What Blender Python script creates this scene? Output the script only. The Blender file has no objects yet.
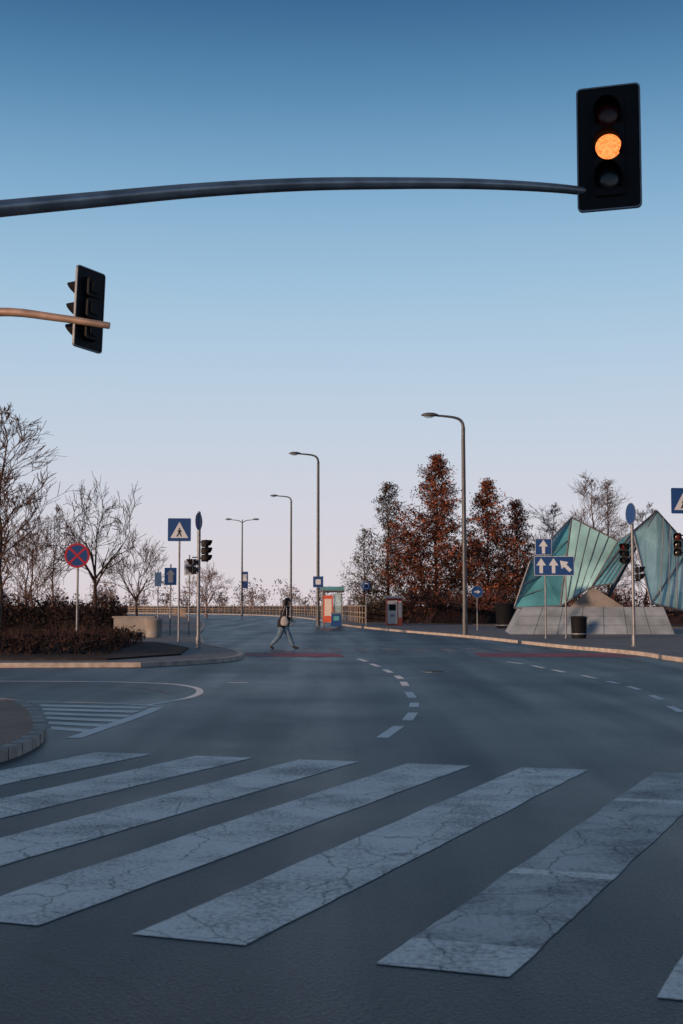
import bpy, math, random
from mathutils import Vector, Matrix, noise
random.seed(7)
S=bpy.context.scene
COL=S.collection

# ------------------------------------------------------------------ materials
def new_mat(name):
    m=bpy.data.materials.new(name); m.use_nodes=True
    nt=m.node_tree; b=nt.nodes['Principled BSDF']
    return m,nt,b
def mat(name,col,rough=.6,metal=0.,var=.15,scale=6.,bump=0.,emit=None,es=0.,alpha=None,spec=.5):
    m,nt,b=new_mat(name)
    N=nt.nodes; L=nt.links
    tc=N.new('ShaderNodeTexCoord')
    nz=N.new('ShaderNodeTexNoise'); nz.inputs['Scale'].default_value=scale; nz.inputs['Detail'].default_value=5
    L.new(tc.outputs['Object'],nz.inputs['Vector'])
    r=N.new('ShaderNodeValToRGB')
    r.color_ramp.elements[0].position=.3; r.color_ramp.elements[1].position=.7
    r.color_ramp.elements[0].color=tuple(c*(1-var) for c in col)+(1,)
    r.color_ramp.elements[1].color=tuple(min(1,c*(1+var)) for c in col)+(1,)
    L.new(nz.outputs['Fac'],r.inputs['Fac']); L.new(r.outputs['Color'],b.inputs['Base Color'])
    b.inputs['Roughness'].default_value=rough; b.inputs['Metallic'].default_value=metal
    b.inputs['Specular IOR Level'].default_value=spec
    if bump:
        bp=N.new('ShaderNodeBump'); bp.inputs['Strength'].default_value=bump; bp.inputs['Distance'].default_value=.02
        L.new(nz.outputs['Fac'],bp.inputs['Height']); L.new(bp.outputs['Normal'],b.inputs['Normal'])
    if emit:
        b.inputs['Emission Color'].default_value=emit+(1,); b.inputs['Emission Strength'].default_value=es
    if alpha is not None: b.inputs['Alpha'].default_value=alpha
    return m

def asphalt_nodes(nt):
    N=nt.nodes; L=nt.links
    tc=N.new('ShaderNodeTexCoord')
    big=N.new('ShaderNodeTexNoise'); big.inputs['Scale'].default_value=.22; big.inputs['Detail'].default_value=7
    big.inputs['Roughness'].default_value=.6
    fine=N.new('ShaderNodeTexNoise'); fine.inputs['Scale'].default_value=55; fine.inputs['Detail'].default_value=4
    vor=N.new('ShaderNodeTexVoronoi'); vor.inputs['Scale'].default_value=75
    for n in (big,fine,vor): L.new(tc.outputs['Object'],n.inputs['Vector'])
    r=N.new('ShaderNodeValToRGB'); e=r.color_ramp.elements
    e[0].position=.35; e[0].color=(.0035,.0055,.010,1); e[1].position=.68; e[1].color=(.011,.015,.024,1)
    L.new(big.outputs['Fac'],r.inputs['Fac'])
    r2=N.new('ShaderNodeValToRGB'); e=r2.color_ramp.elements
    e[0].position=.38; e[0].color=(.2,.2,.2,1); e[1].position=.70; e[1].color=(4.,4.,4.,1)
    L.new(fine.outputs['Fac'],r2.inputs['Fac'])
    mx=N.new('ShaderNodeMix'); mx.data_type='RGBA'; mx.blend_type='MULTIPLY'; mx.inputs[0].default_value=1
    L.new(r.outputs['Color'],mx.inputs[6]); L.new(r2.outputs['Color'],mx.inputs[7])
    add=N.new('ShaderNodeMath'); add.operation='ADD'
    L.new(fine.outputs['Fac'],add.inputs[0]); L.new(vor.outputs['Distance'],add.inputs[1])
    bp=N.new('ShaderNodeBump'); bp.inputs['Strength'].default_value=.5; bp.inputs['Distance'].default_value=.008
    L.new(add.outputs[0],bp.inputs['Height'])
    return tc,big,fine,mx.outputs[2],bp.outputs['Normal']
def crack_mask(nt,tc,scale,w0,w1,dist):
    N=nt.nodes; L=nt.links
    vor=N.new('ShaderNodeTexVoronoi'); vor.feature='DISTANCE_TO_EDGE'; vor.inputs['Scale'].default_value=scale
    wn=N.new('ShaderNodeTexNoise'); wn.inputs['Scale'].default_value=scale*5; wn.inputs['Detail'].default_value=6
    L.new(tc.outputs['Object'],wn.inputs['Vector'])
    sc=N.new('ShaderNodeVectorMath'); sc.operation='SCALE'; sc.inputs['Scale'].default_value=dist
    ad=N.new('ShaderNodeVectorMath'); ad.operation='ADD'
    L.new(wn.outputs['Color'],sc.inputs[0]); L.new(tc.outputs['Object'],ad.inputs[0]); L.new(sc.outputs[0],ad.inputs[1])
    L.new(ad.outputs[0],vor.inputs['Vector'])
    cr=N.new('ShaderNodeMapRange'); cr.inputs['From Min'].default_value=w0; cr.inputs['From Max'].default_value=w1; cr.inputs['To Min'].default_value=.3
    L.new(vor.outputs['Distance'],cr.inputs['Value'])
    return cr.outputs['Result']
def asphalt():
    m,nt,b=new_mat('asphalt'); N=nt.nodes; L=nt.links
    tc,big,fine,col,nor=asphalt_nodes(nt)
    cm=crack_mask(nt,tc,.17,.0015,.005,1.1)
    m2=N.new('ShaderNodeMix'); m2.data_type='RGBA'; m2.blend_type='MULTIPLY'; m2.inputs[0].default_value=1
    L.new(col,m2.inputs[6]); L.new(cm,m2.inputs[7])
    L.new(m2.outputs[2],b.inputs['Base Color']); L.new(nor,b.inputs['Normal'])
    mp=N.new('ShaderNodeMapping'); mp.inputs['Rotation'].default_value=(0,0,.1); mp.inputs['Scale'].default_value=(.9,.05,1)
    L.new(tc.outputs['Object'],mp.inputs['Vector'])
    tn=N.new('ShaderNodeTexNoise'); tn.inputs['Scale'].default_value=1; tn.inputs['Detail'].default_value=4; L.new(mp.outputs[0],tn.inputs['Vector'])
    ad=N.new('ShaderNodeMath'); ad.operation='ADD'; L.new(big.outputs['Fac'],ad.inputs[0]); L.new(tn.outputs['Fac'],ad.inputs[1])
    mr=N.new('ShaderNodeMapRange'); mr.inputs['From Min'].default_value=.75; mr.inputs['From Max'].default_value=1.25
    mr.inputs['To Min'].default_value=.34; mr.inputs['To Max'].default_value=.50
    L.new(ad.outputs[0],mr.inputs['Value']); L.new(mr.outputs['Result'],b.inputs['Roughness'])
    b.inputs['Specular IOR Level'].default_value=.36
    b.inputs['Specular Tint'].default_value=(.80,.92,1,1)
    return m
def paint(name,c,lo,hi,w1s=.7,mul=.6,cracks=False):
    m,nt,b=new_mat(name); N=nt.nodes; L=nt.links
    tc,big,fine,col,nor=asphalt_nodes(nt)
    w1=N.new('ShaderNodeTexNoise'); w1.inputs['Scale'].default_value=w1s; w1.inputs['Detail'].default_value=5
    w2=N.new('ShaderNodeTexNoise'); w2.inputs['Scale'].default_value=30; w2.inputs['Detail'].default_value=8; w2.inputs['Roughness'].default_value=.75
    for n in (w1,w2): L.new(tc.outputs['Object'],n.inputs['Vector'])
    a=N.new('ShaderNodeMath'); a.operation='MULTIPLY_ADD'; a.inputs[1].default_value=mul
    L.new(w1.outputs['Fac'],a.inputs[0]); L.new(w2.outputs['Fac'],a.inputs[2])
    mr=N.new('ShaderNodeMapRange'); mr.inputs['From Min'].default_value=lo; mr.inputs['From Max'].default_value=hi
    L.new(a.outputs[0],mr.inputs['Value'])
    fac=mr.outputs['Result']
    if cracks:
        cm=crack_mask(nt,tc,1.5,.002,.012,.12)
        mu=N.new('ShaderNodeMath'); mu.operation='MULTIPLY'; L.new(fac,mu.inputs[0]); L.new(cm,mu.inputs[1]); fac=mu.outputs[0]
    mx=N.new('ShaderNodeMix'); mx.data_type='RGBA'
    L.new(fac,mx.inputs[0]); L.new(col,mx.inputs[6]); mx.inputs[7].default_value=c+(1,)
    L.new(mx.outputs[2],b.inputs['Base Color']); L.new(nor,b.inputs['Normal']); b.inputs['Roughness'].default_value=.6
    return m
def paving(name,c1,c2,mortar,sx=.2,sy=.1):
    m,nt,b=new_mat(name); N=nt.nodes; L=nt.links
    tc=N.new('ShaderNodeTexCoord')
    br=N.new('ShaderNodeTexBrick'); br.inputs['Scale'].default_value=1
    br.inputs['Brick Width'].default_value=sx; br.inputs['Row Height'].default_value=sy; br.inputs['Mortar Size'].default_value=.006
    br.inputs['Color1'].default_value=c1+(1,); br.inputs['Color2'].default_value=c2+(1,); br.inputs['Mortar'].default_value=mortar+(1,)
    L.new(tc.outputs['Object'],br.inputs['Vector'])
    nz=N.new('ShaderNodeTexNoise'); nz.inputs['Scale'].default_value=.8; nz.inputs['Detail'].default_value=8
    L.new(tc.outputs['Object'],nz.inputs['Vector'])
    r=N.new('ShaderNodeValToRGB'); r.color_ramp.elements[0].position=.3; r.color_ramp.elements[0].color=(.6,.6,.6,1); r.color_ramp.elements[1].position=.7
    L.new(nz.outputs['Fac'],r.inputs['Fac'])
    mx=N.new('ShaderNodeMix'); mx.data_type='RGBA'; mx.blend_type='MULTIPLY'; mx.inputs[0].default_value=1
    L.new(br.outputs['Color'],mx.inputs[6]); L.new(r.outputs['Color'],mx.inputs[7]); L.new(mx.outputs[2],b.inputs['Base Color'])
    b.inputs['Roughness'].default_value=.75
    return m

ASPH=asphalt()
PAINT=paint('worn_white_paint',(.82,.79,.75),.56,.84,1.6,.6,True)
PAINTW=paint('very_worn_paint',(.58,.57,.55),.66,1.02,1.8,.85,True)
PAINT2=paint('line_paint',(.80,.78,.75),.48,.76)
PAINT3=paint('faded_paint',(.30,.30,.31),.62,1.0)
REDP=paint('red_cycle_paint',(.34,.022,.05),.60,.90)
PAVE=paving('grey_paving',(.16,.165,.18),(.12,.13,.145),(.06,.06,.065),.4,.4)
BRICKP=paving('brown_paving',(.42,.24,.16),(.32,.18,.12),(.08,.07,.06))
KERB=mat('kerb_concrete',(.32,.29,.27),.8,var=.35,scale=4,bump=.3)
SOIL=mat('soil',(.028,.020,.018),.95,var=.5,scale=3,bump=.8,spec=.2)
GRASSM=mat('dry_grass',(.055,.046,.034),.95,var=.4,scale=.3,bump=.5,spec=.2)
CONC=mat('concrete',(.20,.19,.185),.8,var=.2,scale=2,bump=.2)
STONE=mat('stone_cladding',(.19,.235,.28),.7,var=.3,scale=1.2,bump=.3)
GALV=mat('galvanised_steel',(.15,.165,.19),.5,.5,var=.25,scale=5,bump=.1)
LAMPM=mat('painted_lamp_steel',(.060,.068,.082),.5,.3,var=.25,scale=3)
DGALV=mat('dull_steel',(.26,.28,.31),.36,.55,var=.3,scale=4,bump=.1)
WARMSTEEL=mat('sunset_tinted_steel',(.36,.26,.21),.5,.4,var=.25,scale=5,bump=.1)  # brown tint: sunset light on the left arm put into the base colour
BLACK=mat('black_plastic',(.007,.008,.011),.6,var=.2,scale=10,spec=.16)
BLACKM=mat('black_matt',(.005,.005,.007),.8,var=.2,scale=10,spec=.12)
RIM=mat('grey_rim',(.16,.19,.24),.5,var=.1)
LENSOFF=mat('dark_lens',(.010,.012,.015),.2,var=.4,scale=40,spec=.4)
LENSRED=mat('red_lens',(.05,.006,.008),.25,var=.4,scale=40,spec=.3)
def lens_mat():
    m,nt,b=new_mat('amber_lens_lit'); N=nt.nodes; L=nt.links
    tc=N.new('ShaderNodeTexCoord'); v=N.new('ShaderNodeTexVoronoi'); v.inputs['Scale'].default_value=38
    L.new(tc.outputs['Object'],v.inputs['Vector'])
    r=N.new('ShaderNodeValToRGB'); r.color_ramp.elements[0].color=(1,.36,.10,1); r.color_ramp.elements[1].color=(1,.13,.022,1)
    L.new(v.outputs['Distance'],r.inputs['Fac'])
    L.new(r.outputs['Color'],b.inputs['Emission Color']); b.inputs['Emission Strength'].default_value=1.6
    b.inputs['Base Color'].default_value=(.1,.03,.01,1)
    return m
AMBER=lens_mat()
BLUE=mat('sign_blue',(.010,.048,.18),.5,var=.1,scale=2,spec=.3)
WHITE=mat('sign_white',(.44,.49,.56),.5,var=.05,spec=.3)
RED=mat('sign_red',(.30,.02,.035),.5,var=.06,spec=.3)
ORANGE=mat('orange_panel',(.44,.08,.04),.5,var=.1)
WHITEP=mat('white_panel',(.52,.48,.46),.5,var=.08)
BARK=mat('bark',(.080,.052,.042),.9,var=.4,scale=8,bump=.6,spec=.2)
BARK_HAZE=mat('hazed_far_bark',(.19,.155,.165),.95,var=.25,scale=.05,spec=.1)  # lightened lilac bark: distance haze put into the base colour
BARKD=mat('dark_bark',(.042,.029,.025),.9,var=.4,scale=8,bump=.5,spec=.2)
RUST1=mat('rust_leaves_a',(.25,.080,.038),.85,var=.35,scale=.9,spec=.2)
RUST2=mat('rust_leaves_b',(.105,.040,.028),.85,var=.35,scale=.9,spec=.2)
GREEN1=mat('needles_a',(.105,.070,.040),.85,var=.35,scale=.9,spec=.2)
GREEN2=mat('needles_b',(.055,.046,.032),.85,var=.35,scale=.9,spec=.2)
HEDGE1=mat('hedge_twigs_a',(.036,.021,.019),.9,var=.5,scale=.8,spec=.15)
HEDGE2=mat('hedge_twigs_b',(.018,.013,.014),.9,var=.5,scale=.8,spec=.15)
RAILM=mat('guardrail_steel',(.27,.21,.15),.5,.2,var=.3,scale=.2)
PLASTER=mat('facade_plaster',(.30,.28,.26),.85,var=.15,scale=.6,bump=.2)
WINDOW=mat('window_glass',(.02,.03,.04),.08,var=.2,scale=.5)
def glass(name,col,rough,alpha):
    m,nt,b=new_mat(name); N=nt.nodes; L=nt.links
    tc=N.new('ShaderNodeTexCoord'); nz=N.new('ShaderNodeTexNoise'); nz.inputs['Scale'].default_value=.6; nz.inputs['Detail'].default_value=5
    L.new(tc.outputs['Object'],nz.inputs['Vector'])
    r=N.new('ShaderNodeValToRGB'); r.color_ramp.elements[0].position=.3;r.color_ramp.elements[1].position=.7
    r.color_ramp.elements[0].color=tuple(c*.6 for c in col)+(1,); r.color_ramp.elements[1].color=tuple(min(1,c*1.25) for c in col)+(1,)
    L.new(nz.outputs['Fac'],r.inputs['Fac']); L.new(r.outputs['Color'],b.inputs['Base Color'])
    b.inputs['Roughness'].default_value=rough; b.inputs['Alpha'].default_value=alpha
    return m
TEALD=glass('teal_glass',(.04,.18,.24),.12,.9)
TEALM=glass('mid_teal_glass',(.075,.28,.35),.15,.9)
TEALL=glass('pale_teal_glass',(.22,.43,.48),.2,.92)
CLEAR=glass('shelter_glass',(.25,.40,.45),.1,.45)

# ------------------------------------------------------------------ mesh builder
class MB:
    def __init__(s): s.v=[];s.f=[];s.mi=[];s.sm=[];s.mats=[]
    def m(s,mt):
        if mt not in s.mats: s.mats.append(mt)
        return s.mats.index(mt)
    def add(s,vs,fs,mt,smooth=False):
        o=len(s.v); s.v+= [tuple(q) for q in vs]; k=s.m(mt)
        for f in fs: s.f.append(tuple(i+o for i in f)); s.mi.append(k); s.sm.append(smooth)
    def tube(s,pts,rad,mt,n=8,caps=True,smooth=True):
        pts=[Vector(p) for p in pts]
        if not isinstance(rad,(list,tuple)): rad=[rad]*len(pts)
        vs=[];fs=[]; ref=None
        for i,p in enumerate(pts):
            d=(pts[min(i+1,len(pts)-1)]-pts[max(i-1,0)])
            if d.length<1e-9: d=Vector((0,0,1))
            d.normalize()
            if ref is None: ref=d.orthogonal().normalized()
            a=ref-d*ref.dot(d)
            if a.length<1e-4: a=d.orthogonal()
            a.normalize(); ref=a; b=d.cross(a)
            for k in range(n):
                t=2*math.pi*k/n; vs.append(p+(a*math.cos(t)+b*math.sin(t))*rad[i])
        for i in range(len(pts)-1):
            for k in range(n):
                fs.append((i*n+k,i*n+(k+1)%n,(i+1)*n+(k+1)%n,(i+1)*n+k))
        s.add(vs,fs,mt,smooth)
        if caps:
            s.add(vs[:n],[tuple(range(n))[::-1]],mt); s.add(vs[-n:],[tuple(range(n))],mt)
    def box(s,c,size,mt,R=None,taper=1.):
        c=Vector(c);hx,hy,hz=[q/2 for q in size];vs=[]
        for z in (-hz,hz):
            t=taper if z>0 else 1
            for x,y in ((-hx,-hy),(hx,-hy),(hx,hy),(-hx,hy)):
                q=Vector((x*t,y*t,z)); q=R@q if R is not None else q
                vs.append(c+q)
        s.add(vs,[(3,2,1,0),(4,5,6,7),(0,1,5,4),(1,2,6,5),(2,3,7,6),(3,0,4,7)],mt)
    def prism(s,poly,ext,mt,side=None):
        poly=[Vector(p) for p in poly]; ext=Vector(ext); n=len(poly)
        top=[p+ext for p in poly]
        s.add(poly,[tuple(range(n))[::-1]],side or mt); s.add(top,[tuple(range(n))],mt)
        s.add(poly+top,[(i,(i+1)%n,n+(i+1)%n,n+i) for i in range(n)],side or mt)
    def ell(s,c,r,mt,nu=14,nv=9,R=None,f=None):
        vs=[];fs=[];c=Vector(c)
        for j in range(nv+1):
            ph=math.pi*j/nv
            for i in range(nu):
                t=2*math.pi*i/nu
                q=Vector((r[0]*math.sin(ph)*math.cos(t),r[1]*math.sin(ph)*math.sin(t),r[2]*math.cos(ph)))
                if f: q=f(q)
                if R is not None: q=R@q
                vs.append(c+q)
        for j in range(nv):
            for i in range(nu): fs.append((j*nu+i,(j+1)*nu+i,(j+1)*nu+(i+1)%nu,j*nu+(i+1)%nu))
        s.add(vs,fs,mt,True)
    def leaf(s,p,size,mt,rnd=random):
        a=Vector((rnd.uniform(-1,1),rnd.uniform(-1,1),rnd.uniform(-1,1))).normalized(); b=a.orthogonal().normalized()
        k=size*rnd.uniform(.6,1.3); w=k*rnd.uniform(.35,.7)
        p=Vector(p); s.add([p-a*k/2,p+b*w/2,p+a*k/2,p-b*w/2],[(0,1,2,3)],mt)
    def obj(s,name,loc=None):
        me=bpy.data.meshes.new(name); 
        off=Vector(loc) if loc is not None else Vector((0,0,0))
        me.from_pydata([tuple(Vector(q)-off) for q in s.v],[],s.f)
        for mt in s.mats: me.materials.append(mt)
        me.polygons.foreach_set('material_index',s.mi); me.polygons.foreach_set('use_smooth',s.sm)
        me.update(); o=bpy.data.objects.new(name,me); COL.objects.link(o); o.location=off
        return o
def smooth_path(pts,n=6):
    pts=[Vector(p) if len(p)==3 else Vector((p[0],p[1],0)) for p in pts]; out=[]
    for i in range(len(pts)-1):
        p0=pts[max(i-1,0)];p1=pts[i];p2=pts[i+1];p3=pts[min(i+2,len(pts)-1)]
        for k in range(n):
            t=k/n
            out.append(.5*((2*p1)+(p2-p0)*t+(2*p0-5*p1+4*p2-p3)*t*t+(3*p1-p0-3*p2+p3)*t**3))
    out.append(pts[-1]); return out
def rrect(w,h,r,n=5):
    o=[]
    for cx,cy,a0 in ((w/2-r,h/2-r,0),(-w/2+r,h/2-r,90),(-w/2+r,-h/2+r,180),(w/2-r,-h/2+r,270)):
        for k in range(n+1):
            a=math.radians(a0+90*k/n); o.append((cx+r*math.cos(a),cy+r*math.sin(a)))
    return o

# ------------------------------------------------------------------ ground / roads
g=MB(); g.add([(-2500,-800,-.04),(2500,-800,-.04),(2500,4000,-.04),(-2500,4000,-.04)],[(0,1,2,3)],GRASSM); g.obj('ground')
rd=MB()
Lk=smooth_path([(-7.6,69,0),(-11.2,105,0),(-18.3,160,0),(-28,205,0),(-50,243,0),(-95,268,0),(-200,290,0)],4)
Rk=smooth_path([(3.5,76.8,0),(.27,99.9,0),(-2.6,140,0),(-9,190,0),(-24,240,0),(-52,277,0),(-97,302,0),(-200,325,0)],4)
rd.add([(-140,-60,0),(140,-60,0),(140,69,0),(-140,69,0)],[(0,1,2,3)],ASPH)
def samp(P,t):
    i=t*(len(P)-1); a=int(i); b=min(a+1,len(P)-1); return P[a].lerp(P[b],i-a)
st=[samp(Lk,i/40)+Vector((-.5,0,0)) for i in range(41)]; en=[samp(Rk,i/40)+Vector((.5,0,0)) for i in range(41)]
st[0]=Vector((-12,69,0)); en[0]=Vector((12,69,0))
for i in range(40): rd.add([st[i],en[i],en[i+1],st[i+1]],[(0,1,2,3)],ASPH)
rd.obj('road')

def inset(poly,d):
    n=len(poly);o=[]
    for i in range(n):
        a=Vector(poly[i-1]);b=Vector(poly[i]);c=Vector(poly[(i+1)%n])
        e1=(b-a).normalized();e2=(c-b).normalized()
        nrm=(Vector((-e1.y,e1.x))+Vector((-e2.y,e2.x)))
        nrm.normalize(); k=d/max(.4,nrm.dot(Vector((-e1.y,e1.x))))
        o.append(tuple(b+nrm*k))
    return o
def slab(name,poly,top,kerb=KERB,h=.12,kw=.18):
    m=MB(); inn=inset(poly,kw); n=len(poly)
    lo=[(x,y,-.02) for x,y in poly]; hi=[(x,y,h) for x,y in poly]; ii=[(x,y,h) for x,y in inn]
    m.add(lo+hi,[(i,(i+1)%n,n+(i+1)%n,n+i) for i in range(n)],kerb)
    m.add(hi+ii,[(i,(i+1)%n,n+(i+1)%n,n+i) for i in range(n)],kerb)
    m.add(ii,[tuple(range(n))],top)
    return m.obj(name)
lb=[(-8.7,32.4),(-5.1,32.7)]+[(p.x,p.y) for p in smooth_path([(-5.1,32.7,0),(-3.72,34.6,0),(-2.95,37.05,0),(-3.16,40.8,0),(-4.12,45.45,0),(-5.44,51.26,0),(-7.6,69,0)],4)[1:]]
lb+=[(p.x,p.y) for p in Lk[1:-1]]+[(-200,290),(-260,290),(-260,32.4)]
slab('pavement',lb,PAVE)
rb=[(p.x,p.y) for p in smooth_path([(60,31,0),(14,31.5,0),(10.2,32.6,0),(9.4,36,0),(9.3,41,0),(8.09,47.6,0),(6.24,62.45,0),(3.5,76.8,0)],4)]
rb+=[(p.x,p.y) for p in Rk[1:-1]]+[(-200,325),(-200,330),(260,330),(260,31)]
def area(p): return sum(p[i-1][0]*p[i][1]-p[i][0]*p[i-1][1] for i in range(len(p)))/2
if area(rb)<0: rb=rb[::-1]
slab('pavement',rb,PAVE)
li=[(p.x,p.y) for p in smooth_path([(-14,21.0,0),(-8,20.8,0),(-5.4,20.2,0),(-4.57,18.93,0),(-3.79,16.46,0),(-3.37,14.46,0),(-3.42,12.66,0),(-4.0,11.6,0),(-5.2,10.9,0),(-9,10.2,0),(-14,10,0)],4)]
if area(li)<0: li=li[::-1]
slab('pavement',li,BRICKP,kw=.15)
m=MB()
for i in range(0,len(li)):
    a=Vector(li[i]);b=Vector(li[(i+1)%len(li)])
    if a.x<-13: continue
    d=(b-a); nn=Vector((-d.y,d.x)).normalized(); m.tube([(a.x-nn.x*.002,a.y-nn.y*.002,0),(a.x-nn.x*.002,a.y-nn.y*.002,.120),(a.x+nn.x*.15,a.y+nn.y*.15,.120)],.004,BLACKM,4)
m.obj('kerb_joints')

def patch(name,poly,z,mt):
    m=MB()
    if area(poly)<0: poly=poly[::-1]
    m.prism([(x,y,z-.05) for x,y in poly],(0,0,.05),mt); return m.obj(name)
patch('soil_bed',[(-90,34.0),(-6.2,34.0),(-4.7,37.5),(-5.1,43),(-7.2,50),(-90,50)],.17,SOIL)
patch('grass',[(-250,61),(-11,61),(-13,80),(-16,105),(-22,150),(-33,195),(-55,225),(-250,255)],.165,GRASSM)
patch('grass',[(6.5,104),(18,88),(30,80),(250,75),(250,320),(-120,320),(-60,295),(-20,255),(0,200),(3,140)],.165,GRASSM)

# ------------------------------------------------------------------ markings
def quad(m,a,b,c,d,mt,z=.004):
    m.add([(p[0],p[1],z) for p in (a,b,c,d)],[(0,1,2,3)],mt)
def strip(m,pts,w,mt,z=.004):
    P=smooth_path([(x,y,z) for x,y in pts],5); vs=[];fs=[]
    for i,p in enumerate(P):
        d=(P[min(i+1,len(P)-1)]-P[max(i-1,0)]).normalized(); nn=Vector((-d.y,d.x,0))*w/2
        vs+=[p+nn,p-nn]
    for i in range(len(P)-1): fs.append((2*i,2*i+1,2*i+3,2*i+2))
    m.add(vs,fs,mt)
z=MB()
for k in range(-4,5):
    if k>=0:
        br=Vector((-.44-1.03*k,5.98+.36*k)); tr=Vector((2.34-1.08*k,12.28+.32*k))
    else:
        br=Vector((-.44-1.14*k,5.98+.50*k)); tr=Vector((2.34-1.19*k,12.28+.36*k))
    bl=br+Vector((-.55,.20)); tl=tr+Vector((-.61,.16))
    if k==-2: br+=Vector((-.04,.02)); bl+=Vector((-.04,.02))
    N_=44
    def jit(t,s): return Vector((noise.noise(Vector((t*9,k*3.1,s)))*.016+noise.noise(Vector((t*40,k*3.1,s)))*.007,noise.noise(Vector((t*7,k*2.1,s+9)))*.008))
    for i in range(N_):
        t0=i/N_;t1=(i+1)/N_
        mt=PAINT if (k!=-1 or i in (13,32) or i<3) else PAINTW
        quad(z,br.lerp(tr,t0)+jit(t0,1),br.lerp(tr,t1)+jit(t1,1),bl.lerp(tl,t1)+jit(t1,5),bl.lerp(tl,t0)+jit(t0,5),mt)
z.obj('zebra_crossing')
z=MB()
for i in range(12):
    x=-2.4+i*1.0
    quad(z,(x,43.8),(x+.5,43.8),(x+.35,47.3),(x-.15,47.3),PAINT3)
z.obj('zebra_crossing')
z=MB()
quad(z,(-3.0,39.6),(.1,39.2),(-.1,42.2),(-3.2,42.9),REDP); quad(z,(4.3,39.4),(9.1,39.2),(8.8,42.1),(4.3,42.6),REDP)
for x0,x1 in ((-3.0,.1),(4.3,9.1)):
    for k in range(int((x1-x0)/.9)): 
        xx=x0+k*.9+.2; quad(z,(xx,38.8),(xx+.5,38.75),(xx+.5,39.1),(xx,39.15),PAINT3)
z.obj('cycle_crossing')
lm=MB()
for a,b in (((.48,15.23),(.74,16.7)),((.89,17.5),(1.04,18.8)),((1.11,19.8),(1.17,20.7)),((1.20,21.8),(1.21,23.3)),((1.25,25),(1.26,26.4)),((1.27,27.4),(1.23,28.7)),((1.15,30),(1.05,31.5)),((.95,33),(.8,34.6)),((.7,36),(.5,37.8)),
            ((4.62,35.9),(4.86,34.5)),((4.97,33.6),(5.06,32.2)),((5.14,31.4),(5.22,30.2)),((5.38,28.8),(5.46,27.6)),((5.48,26.6),(5.53,25.8)),((5.54,24.9),(5.52,23.9)),((5.38,22.4),(5.30,21.4)),((5.08,20),(4.98,18.9)),((4.8,17.8),(4.6,16.8))):
    strip(lm,[a,b],.13 if a[0]>4 else .15,PAINT2)
for i in range(16):
    t0=i/16;p=Vector((1.8,50));q=Vector((-5,110)); a=p.lerp(q,t0); b=p.lerp(q,t0+.03); strip(lm,[tuple(a),tuple(b)],.15,PAINT3)
strip(lm,[(-20,24.8),(-6.6,25.05),(-4.7,25.0),(-3.6,24.2),(-3.0,22.8)],.10,PAINT3)
strip(lm,[(-20,26.6),(-7,26.6),(-3.9,26.0),(-2.9,24.8),(-2.55,23.2),(-2.62,21.6),(-3.05,20.2)],.13,PAINT2)
strip(lm,[(-2.3,26.0),(-1.9,26.2)],.14,PAINT2)
lm.obj('lane_marking')
hm=MB()
A=(-5.9,20.9);B=(-2.75,19.9)
strip(hm,[A,(-4.3,20.75),(-3.3,20.35),B],.12,PAINT2,.0045); strip(hm,[(-2.8,19.75),(-2.9,18),(-3.15,15.2)],.18,PAINT2,.0045)
for i in range(6):
    y=15.9+i*.74
    xl=-3.55-(y-15.5)*.27
    quad(hm,(xl,y+.35),(-3.02,y-.1),(-2.97,y+.24),(xl-.08,y+.74),PAINT2)
hm.obj('hatched_marking')
mh=MB()
c=Vector((2.2,30.5,0)); mh.prism([(c.x+.32*math.cos(a*math.pi/12),c.y+.32*math.sin(a*math.pi/12),.0) for a in range(24)],(0,0,.006),GALV)
mh.prism([(c.x+.26*math.cos(a*math.pi/12),c.y+.26*math.sin(a*math.pi/12),.006) for a in range(24)],(0,0,.004),BLACK)
mh.obj('manhole_cover')

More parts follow.
